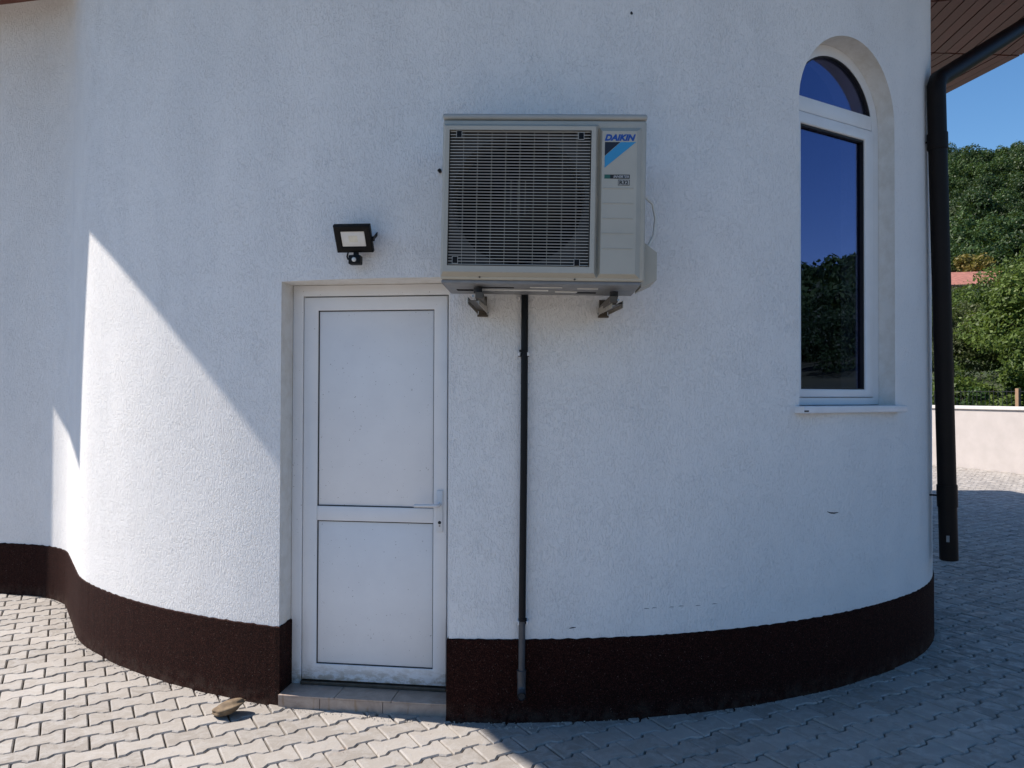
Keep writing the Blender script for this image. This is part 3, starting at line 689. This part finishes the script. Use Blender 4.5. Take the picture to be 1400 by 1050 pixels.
# ------------------------------------------------------------------ pavement
def wall_line_x(y): return 9.8-(y-18)*.318
pv = MB().add([(-9, -6.2, -.022), (14.2, -6.2, -.022), (wall_line_x(20)+.2, 20, -.022), (-9, 20, -.022)], [(0, 1, 2, 3)]).build('pavement', 'joint_sand')
yd = MB().add([(-30, -28, -.03), (wall_line_x(-28)+.2, -28, -.03), (wall_line_x(34)+.2, 34, -.03), (-30, 34, -.03)], [(0, 1, 2, 3)]).build('yard', 'paver_field'); tag(yd, kind='structure'); tag(pv, kind='structure')
ROT = R_(30); cr_, sr_ = math.cos(ROT), math.sin(ROT)
prof = [(0, .0825), (.0375, .0825), (.0625, .0575), (.1375, .0575), (.1625, .0825), (.2, .0825)]
outl_ = [(x-.1, y) for x, y in prof]+[(x-.1, -y) for x, y in prof[::-1]]            # clockwise
def inset(P, d): return offset_closed(P, d)
def sgn(P): return sum(P[i-1][0]*P[i][1]-P[i][0]*P[i-1][1] for i in range(len(P)))
OUT = outl_[::-1] if sgn(outl_) < 0 else outl_
TOP, RIM = inset(OUT, -.0088), inset(OUT, -.0036)
def paver_geo():
    v = [(x, y, 0) for x, y in TOP]+[(x, y, -.0065) for x, y in RIM]+[(x, y, -.03) for x, y in RIM]; k = 12
    f = [tuple(range(k))]+[(i+k, (i+1) % k+k, (i+1) % k, i) for i in range(k)]+[(i+2*k, (i+1) % k+2*k, (i+1) % k+k, i+k) for i in range(k)]
    return v, f
pvv, pvf = paver_geo()
cells = []
FI = offset_closed(FOOT, -.14); LO = offset_closed(FOOT, 0)
for j in range(-175, 175):
    for i in range(-120, 120):
        u = (i+.5*(j % 2))*.2; w = j*.14
        x = u*cr_-w*sr_; y = 4+u*sr_+w*cr_
        if not (-8.5 < x < 13.5 and -6 < y < 19.5) or x > wall_line_x(y)-.05: continue
        if x < -1.5 and y > 9: continue
        if inside(FI, x, y): continue
        cells.append((x, y))
def scr(x, y, z=0):
    v = cam.matrix_world.inverted() @ Vector((x, y, z)); return (v.x/-v.z*1050+700, -v.y/-v.z*1050+525, -v.z)
def seen(x, y):
    if y < .4: return False
    a, b, d = scr(x, y); return -25 < a < 1425 and 500 < b < 1080
CAMI = cam.matrix_world
vis = []; rest = []
def hidden(x, y):                                     # behind the building as seen from the camera
    for k in range(1, 14):
        if inside(FOOT, x*k/14, y*k/14): return True
    return False
for c in cells: (vis if seen(*c) and not hidden(*c) else rest).append(c)
vis.sort(key=lambda c: math.hypot(*c)); rest += vis[300:]; vis = vis[:300]
pm = bpy.data.meshes.new('paver'); pm.from_pydata(pvv, [], pvf); pm.materials.append(M['paver'])
for k, (x, y) in enumerate(vis):
    o = bpy.data.objects.new('paver', pm); link(o, pv); o.location = (x, y, random.gauss(0, .0015))
    o.rotation_euler = (R_(random.gauss(0, .5)), R_(random.gauss(0, .5)), ROT+R_(random.gauss(0, .5))+(math.pi if random.random() < .5 else 0))
fv = []; ff = []; base = np.array(pvv[:24]); fq = pvf[1:13]
top_f = pvf[0]
for k, (x, y) in enumerate(rest):
    a = ROT+R_(random.gauss(0, .5)); c_, s_ = math.cos(a), math.sin(a); t1, t2 = random.gauss(0, .006), random.gauss(0, .006); dz = random.gauss(0, .0015)
    P_ = np.empty((24, 3)); P_[:, 0] = x+base[:, 0]*c_-base[:, 1]*s_; P_[:, 1] = y+base[:, 0]*s_+base[:, 1]*c_; P_[:, 2] = base[:, 2]+dz+base[:, 0]*t1+base[:, 1]*t2
    o_ = len(fv); fv += P_.tolist(); ff.append(tuple(i+o_ for i in top_f)); ff += [tuple(i+o_ for i in q_) for q_ in fq]
fm = bpy.data.meshes.new('paver_field'); fm.from_pydata(fv, [], ff); fm.materials.append(M['paver_field'])
pf = link(bpy.data.objects.new('paver_field', fm), pv); tag(pf, kind='stuff')
# mortar crumbs and grit along the foot of the wall
cb = MB()
def crumb(x, y, r):
    v = [Vector((random.gauss(0, 1), random.gauss(0, 1), random.gauss(0, 1))).normalized() for _ in range(4)]
    base_ = [(r*random.uniform(.6, 1.2), 0, 0), (-r*.5, r*random.uniform(.6, 1), 0), (-r*.6, -r*random.uniform(.6, 1), 0), (0, 0, r*random.uniform(.5, 1.1)), (r*.2, r*.3, r*.6)]
    a = random.uniform(0, 6.3); c_, s_ = math.cos(a), math.sin(a)
    cb.add([(x+p_[0]*c_-p_[1]*s_, y+p_[0]*s_+p_[1]*c_, .0005+p_[2]) for p_ in base_], [(0, 1, 4), (1, 2, 3), (2, 0, 3), (0, 4, 3), (1, 3, 4), (2, 1, 0)])
LN = [(a, b) for a, b in zip(CURVE, CURVE[1:])]
for k in range(1500):
    a, b = random.choice(LN); f_ = random.random(); e = Vector((b[0]-a[0], b[1]-a[1])).normalized(); d = .012+abs(random.gauss(0, .022))
    crumb(a[0]+(b[0]-a[0])*f_+e.y*d, a[1]+(b[1]-a[1])*f_-e.x*d, random.choice((.002, .003, .003, .004, .006)))
for k in range(170): crumb(random.uniform(-3.5, 4), random.uniform(2.6, 4.4), random.choice((.0015, .002, .003)))
for k in range(40): crumb(.02+random.gauss(0, .06), 3.70+random.gauss(0, .012), random.choice((.003, .005, .007)))
cb.build('grit', 'crumb', fix=False); tag(bpy.data.objects['grit'], 'pale mortar grit scattered along the foot of the wall', 'grit', kind='stuff')
# loose stone
bm = bmesh.new(); bmesh.ops.create_icosphere(bm, subdivisions=4, radius=1)
for v in bm.verts:
    p_ = v.co; k = 1+.10*math.sin(3*p_.x+1)+.07*math.sin(4*p_.y+2*p_.z)+.05*math.sin(7*p_.z+3*p_.x); v.co = Vector((p_.x*.086*k*(1+.15*p_.x), p_.y*.058*k, p_.z*.027*k))
so = MB().bm(bm).build('stone', 'stone', smooth=180); so.location = (-1.415, 3.835, .036); so.rotation_euler = (R_(-6), R_(-16), R_(18))
tag(so, 'flat brown stone lying on the pavers left of the doorstep', 'stone')

# ------------------------------------------------------------------ yard wall
bw = empty('boundary_wall', (9.8, 18, 0)); tag(bw, 'low cream rendered boundary wall with white coping across the yard', 'wall')
bw.rotation_euler = (0, 0, math.atan2(-.318, 1.0)*-1)         # local y runs along the wall
MB().box(0, .22, -26, 16, -.1, 1.30).build('wall_body', 'cream_render', bw)
MB().box(-.035, .255, -26, 16, 1.302, 1.375, .006).build('coping', 'coping', bw)
# thin metal fence behind it
fe = empty('garden_fence', (11.9, 20, 0)); fe.rotation_euler = bw.rotation_euler; tag(fe, 'thin dark metal garden fence with a wooden post behind the yard wall', 'fence')
fm_ = MB()
for k in range(60): fm_.box(-.004, .004, -6+.12*k, -5.992+.12*k, 0, 1.75)
for z in (.5, 1.1, 1.7): fm_.box(-.006, .006, -6, 1.2, z, z+.012)
fm_.build('fence_bars', 'fence_metal', fe)
for y in (-1.42, -4.6): MB().box(-.045, .045, y, y+.09, 0, 1.78, .005).build('fence_post', 'post_wood', fe)

# ------------------------------------------------------------------ terrain
def azw(a):                      # skyline factor by compass angle from +Y towards +X, degrees
    a = (a+180) % 360-180
    k = 1.0 if 0 <= a <= 50 else (1.0-.5*min(1, (a-50)/45) if a > 50 else max(.35, 1-.65*(-a/70)))
    if a > 135: k = .5-.15*min(1, (a-135)/40)
    return k
def terrain(x, y):
    r = math.hypot(x, y); a = math.degrees(math.atan2(x, y))
    def sm(t0, t1): q_ = min(1, max(0, (r-t0)/(t1-t0))); return q_*q_*(3-2*q_)
    g = 9.5*sm(24, 85)+53*sm(85, 255)
    g *= 1+.05*math.sin(x*.031)+.05*math.sin(y*.027+1)
    return -.06+g*azw(a)+.35*sm(25, 60)*math.sin(x*.21)*math.sin(y*.17)
rings = [0, 8, 16, 22, 26, 30, 35, 40, 47, 55, 65, 75, 85, 95, 106, 118, 130, 142, 155, 168, 182, 196, 210, 225, 240, 256, 280, 330, 420, 600, 1000, 1800, 3200]
NA = 160; tv = [(0, 0, -.06)]; tf = []
for r in rings[1:]:
    for k in range(NA):
        a = 2*math.pi*k/NA; x, y = r*math.sin(a), r*math.cos(a); tv.append((x, y, terrain(x, y)))
for k in range(NA): tf.append((0, 1+(k+1) % NA, 1+k))
for i in range(len(rings)-2):
    for k in range(NA):
        a, b = 1+i*NA+k, 1+i*NA+(k+1) % NA; tf.append((a, b, b+NA, a+NA))
gd = MB().add(tv, tf).build('ground', 'grass_ground', smooth=180); tag(gd, kind='structure')

# ------------------------------------------------------------------ vegetation
def leaf_cloud(cent, rad, n, size, up=.35, shell=.55, lobes=None, squash=.85, nlob=None):
    "quads of folded leaves scattered in an uneven set of lobes"
    cent = np.array(cent); L = []
    if lobes is None:
        nl = nlob or max(5, int(n/260)); d = rng.normal(size=(nl, 3)); d /= np.linalg.norm(d, axis=1)[:, None]
        L = cent+d*rad*np.array([1, 1, squash])*rng.uniform(.35, .78, (nl, 1)); lr = rad*rng.uniform(.2, .4, nl)*(1.0 if nlob is None else .9)
    else: L, lr = lobes
    k = rng.integers(0, len(L), n); d = rng.normal(size=(n, 3)); d /= np.linalg.norm(d, axis=1)[:, None]
    d[:, 2] = np.where(d[:, 2] < -.3, d[:, 2]*.5, d[:, 2])
    rr = lr[k]*(shell+(1.08-shell)*rng.random(n)**.6)
    P = L[k]+d*rr[:, None]*np.array([1, 1, .8])+rng.normal(scale=size*.6, size=(n, 3))
    nrm = d*.7+rng.normal(scale=.55, size=(n, 3))+np.array([0, 0, up]); nrm /= np.linalg.norm(nrm, axis=1)[:, None]
    a = np.cross(nrm, rng.normal(size=(n, 3))); a /= np.linalg.norm(a, axis=1)[:, None]; b = np.cross(nrm, a)
    s = size*rng.uniform(.6, 1.25, n)[:, None]
    V = np.stack([P-a*s, P+b*s*.5-nrm*s*.12, P+a*s, P-b*s*.5-nrm*s*.12], 1).reshape(-1, 3)
    return V
def crown(name, V, mat, parent): return big_mesh(name, V, np.arange(len(V)).reshape(-1, 4), mat, parent)
def limbs(root, top, spread, n, r0, parent, name='trunk'):
    m = MB(); b = Vector((0, 0, 0)); t_ = Vector(top)
    m.tube([b, b.lerp(t_, .35)+Vector((.05, .03, 0)), b.lerp(t_, .7), t_], [r0, r0*.75, r0*.5, r0*.2], 9)
    for k in range(n):
        s0 = b.lerp(t_, random.uniform(.25, .75)); a = random.uniform(0, 6.28); d = Vector((math.cos(a), math.sin(a), random.uniform(.35, .9)))*spread*random.uniform(.5, 1)
        m.tube([s0, s0+d*.5+Vector((0, 0, .1)), s0+d], [r0*.38, r0*.22, r0*.07], 6)
    return m.build(name, 'bark', parent, smooth=60)
def tree(name, label, cat, x, y, cz, rad, n, size, mat, zbase=None, squash=.85, r0=.16, group=None):
    zb = terrain(x, y) if zbase is None else zbase
    r = empty(name, (x, y, zb)); tag(r, label, cat, group)
    limbs(r, (.1, .05, cz-zb+rad*.3), rad*.8, 9, r0, r)
    crown('crown', leaf_cloud((0, 0, cz-zb), rad, n, size, squash=squash, shell=.7, nlob=max(8, int(rad*11))), mat, r); return r
tree('walnut_tree', 'large leafy green tree filling the right edge behind the yard wall', 'tree', 18.1, 24.5, 4.3, 3.4, 46000, .078, 'leaf_walnut', r0=.2)
tree('walnut_tree', 'low spreading branch tree in front of the large green tree', 'tree', 16.0, 22.8, 2.8, 1.75, 12000, .08, 'leaf_walnut', r0=.1)
tree('loose_tree', 'olive green loose tree just right of the brown downpipe', 'tree', 16.3, 28.5, 3.7, 2.3, 20000, .062, 'leaf_olive', r0=.1)
tree('shrub', 'bright green shrub behind the yard wall at the downpipe', 'shrub', 12.6, 21.6, 1.25, .95, 4500, .07, 'leaf_fresh', zbase=0, r0=.04)
tree('shrub', 'dark green hedge shrub low behind the yard wall at the right', 'shrub', 15.2, 23.9, 1.0, 1.2, 4000, .09, 'leaf_walnut', zbase=0, r0=.04)
tree('yellow_tree', 'yellowing small tree above the red tiled roof', 'tree', 47.2, 79, 14.6, 2.3, 3500, .2, 'leaf_yellow', r0=.12)
tree('yellow_tree', 'dull olive tree beside the yellowing one above the red roof', 'tree', 45.0, 80.5, 13.9, 2.2, 3000, .2, 'leaf_olive', r0=.12)
tree('dark_tree', 'dark green tree below the red tiled roof', 'tree', 33.0, 54, 6.2, 3.0, 7000, .16, 'leaf_walnut', r0=.15)
tree('dark_tree', 'dark green tree right of the red tiled roof', 'tree', 47.0, 69, 9.4, 3.3, 7000, .18, 'leaf_walnut', r0=.15)
for x_, y_, n_ in ((17.2, 27.6, 'leftmost'), (18.6, 27.0, 'middle'), (20.2, 27.8, 'rightmost')):
    tree('dark_shrub', n_+' of the dark shrubs in the shade under the large green tree', 'shrub', x_, y_, 1.2, 1.35, 3000, .09, 'leaf_walnut', zbase=0, r0=.04, group='shrubs under the large tree')
tree('orchard_tree', 'mid green tree between the olive green tree and the red roof', 'tree', 25.6, 44, 5.5, 2.9, 14000, .09, 'leaf_walnut', r0=.12)
tree('orchard_tree', 'dark green tree under the left end of the red roof', 'tree', 27.2, 47.5, 6.2, 2.8, 12000, .09, 'leaf_olive', r0=.12)
for x_, y_, n_ in ((15.4, 26.0, 'short leafy bush right behind the bright green shrub'), (17.4, 31.0, 'wide leafy bush at the foot of the olive green tree'), (20.4, 33.0, 'tall leafy bush behind the large tree trunk'), (22.2, 36.5, 'round leafy bush far behind the garden fence post')):
    tree('bush', n_, 'bush', x_, y_, 1.3 if y_ < 35 else 2.3, 1.7 if y_ < 35 else 2.4, 7000, .075, 'leaf_walnut', zbase=0, r0=.04, group='bushes behind the garden fence')
# house on the slope
hz = terrain(44, 74); hs = empty('house', (42.6, 75, hz), R_(-12)); tag(hs, 'distant house with a red tiled gable roof on the hillside', 'house')
h0 = 12.1-hz
MB().box(-5, 4.2, -3, 3, -1.5, h0).build('wall', 'house_wall', hs)
MB().add([(-5.6, -3.7, h0-.15), (4.8, -3.7, h0-.15), (4.8, 0, h0+1.55), (-5.6, 0, h0+1.55), (-5.6, 3.7, h0-.15), (4.8, 3.7, h0-.15),
          (-5.6, -3.7, h0-.33), (4.8, -3.7, h0-.33), (4.8, 0, h0+1.37), (-5.6, 0, h0+1.37), (-5.6, 3.7, h0-.33), (4.8, 3.7, h0-.33)],
         [(0, 1, 2, 3), (3, 2, 5, 4), (7, 6, 9, 8), (8, 9, 10, 11), (0, 6, 7, 1), (1, 7, 8, 2), (2, 8, 11, 5), (4, 5, 11, 10), (3, 9, 6, 0), (4, 10, 9, 3)]).build('roof', 'terracotta', hs)
for x in (-3, 0, 2.6): MB().box(x-.6, x+.6, -3.03, -2.98, h0-2.4, h0-1).build('window', 'dark_glass', hs)
# wooded hillside
proto = []
for k in range(5):
    proto.append((leaf_cloud((0, 0, 0), 1.0, 1000, .085, lobes=None, shell=.75, nlob=11), leaf_cloud((0, 0, 0), 1.0, 190, .22), leaf_cloud((0, 0, 0), 1.0, 3000, .036), leaf_cloud((0, 0, 0), 1.0, 1800, .056, shell=.75, nlob=12)))
chunks = []
def wood(a0, a1, r0, r1, n, hi, k_=1.0):
    for k in range(n):
        a = R_(random.uniform(a0, a1)); r = math.sqrt(random.uniform(r0*r0, r1*r1)); x, y = r*math.sin(a), r*math.cos(a)
        s = random.uniform(2.8, 5.2)*k_; zz = terrain(x, y)+s*random.uniform(.55, 1.15); P = random.choice(proto)[hi]
        th = random.uniform(0, 6.28); c_, s_ = math.cos(th), math.sin(th)
        Q = np.empty_like(P); Q[:, 0] = x+s*(P[:, 0]*c_-P[:, 1]*s_); Q[:, 1] = y+s*(P[:, 0]*s_+P[:, 1]*c_); Q[:, 2] = zz+s*1.1*P[:, 2]; chunks.append(Q)
wood(27, 37.5, 108, 275, 290, 3); wood(37.5, 44, 108, 275, 90, 1)
wood(8, 27, 120, 275, 170, 1); wood(44, 76, 105, 275, 280, 1)
wood(84, 116, 50, 80, 66, 2, .72); wood(82, 118, 75, 130, 190, 0); wood(78, 125, 130, 275, 420, 1)
wood(36.5, 62, 62, 108, 75, 0)
VV = np.concatenate(chunks); wd = crown('hillside_wood', VV, 'leaf_wood', None)
tag(wd, 'dense dark green wood covering the hillside', 'wood', kind='stuff')
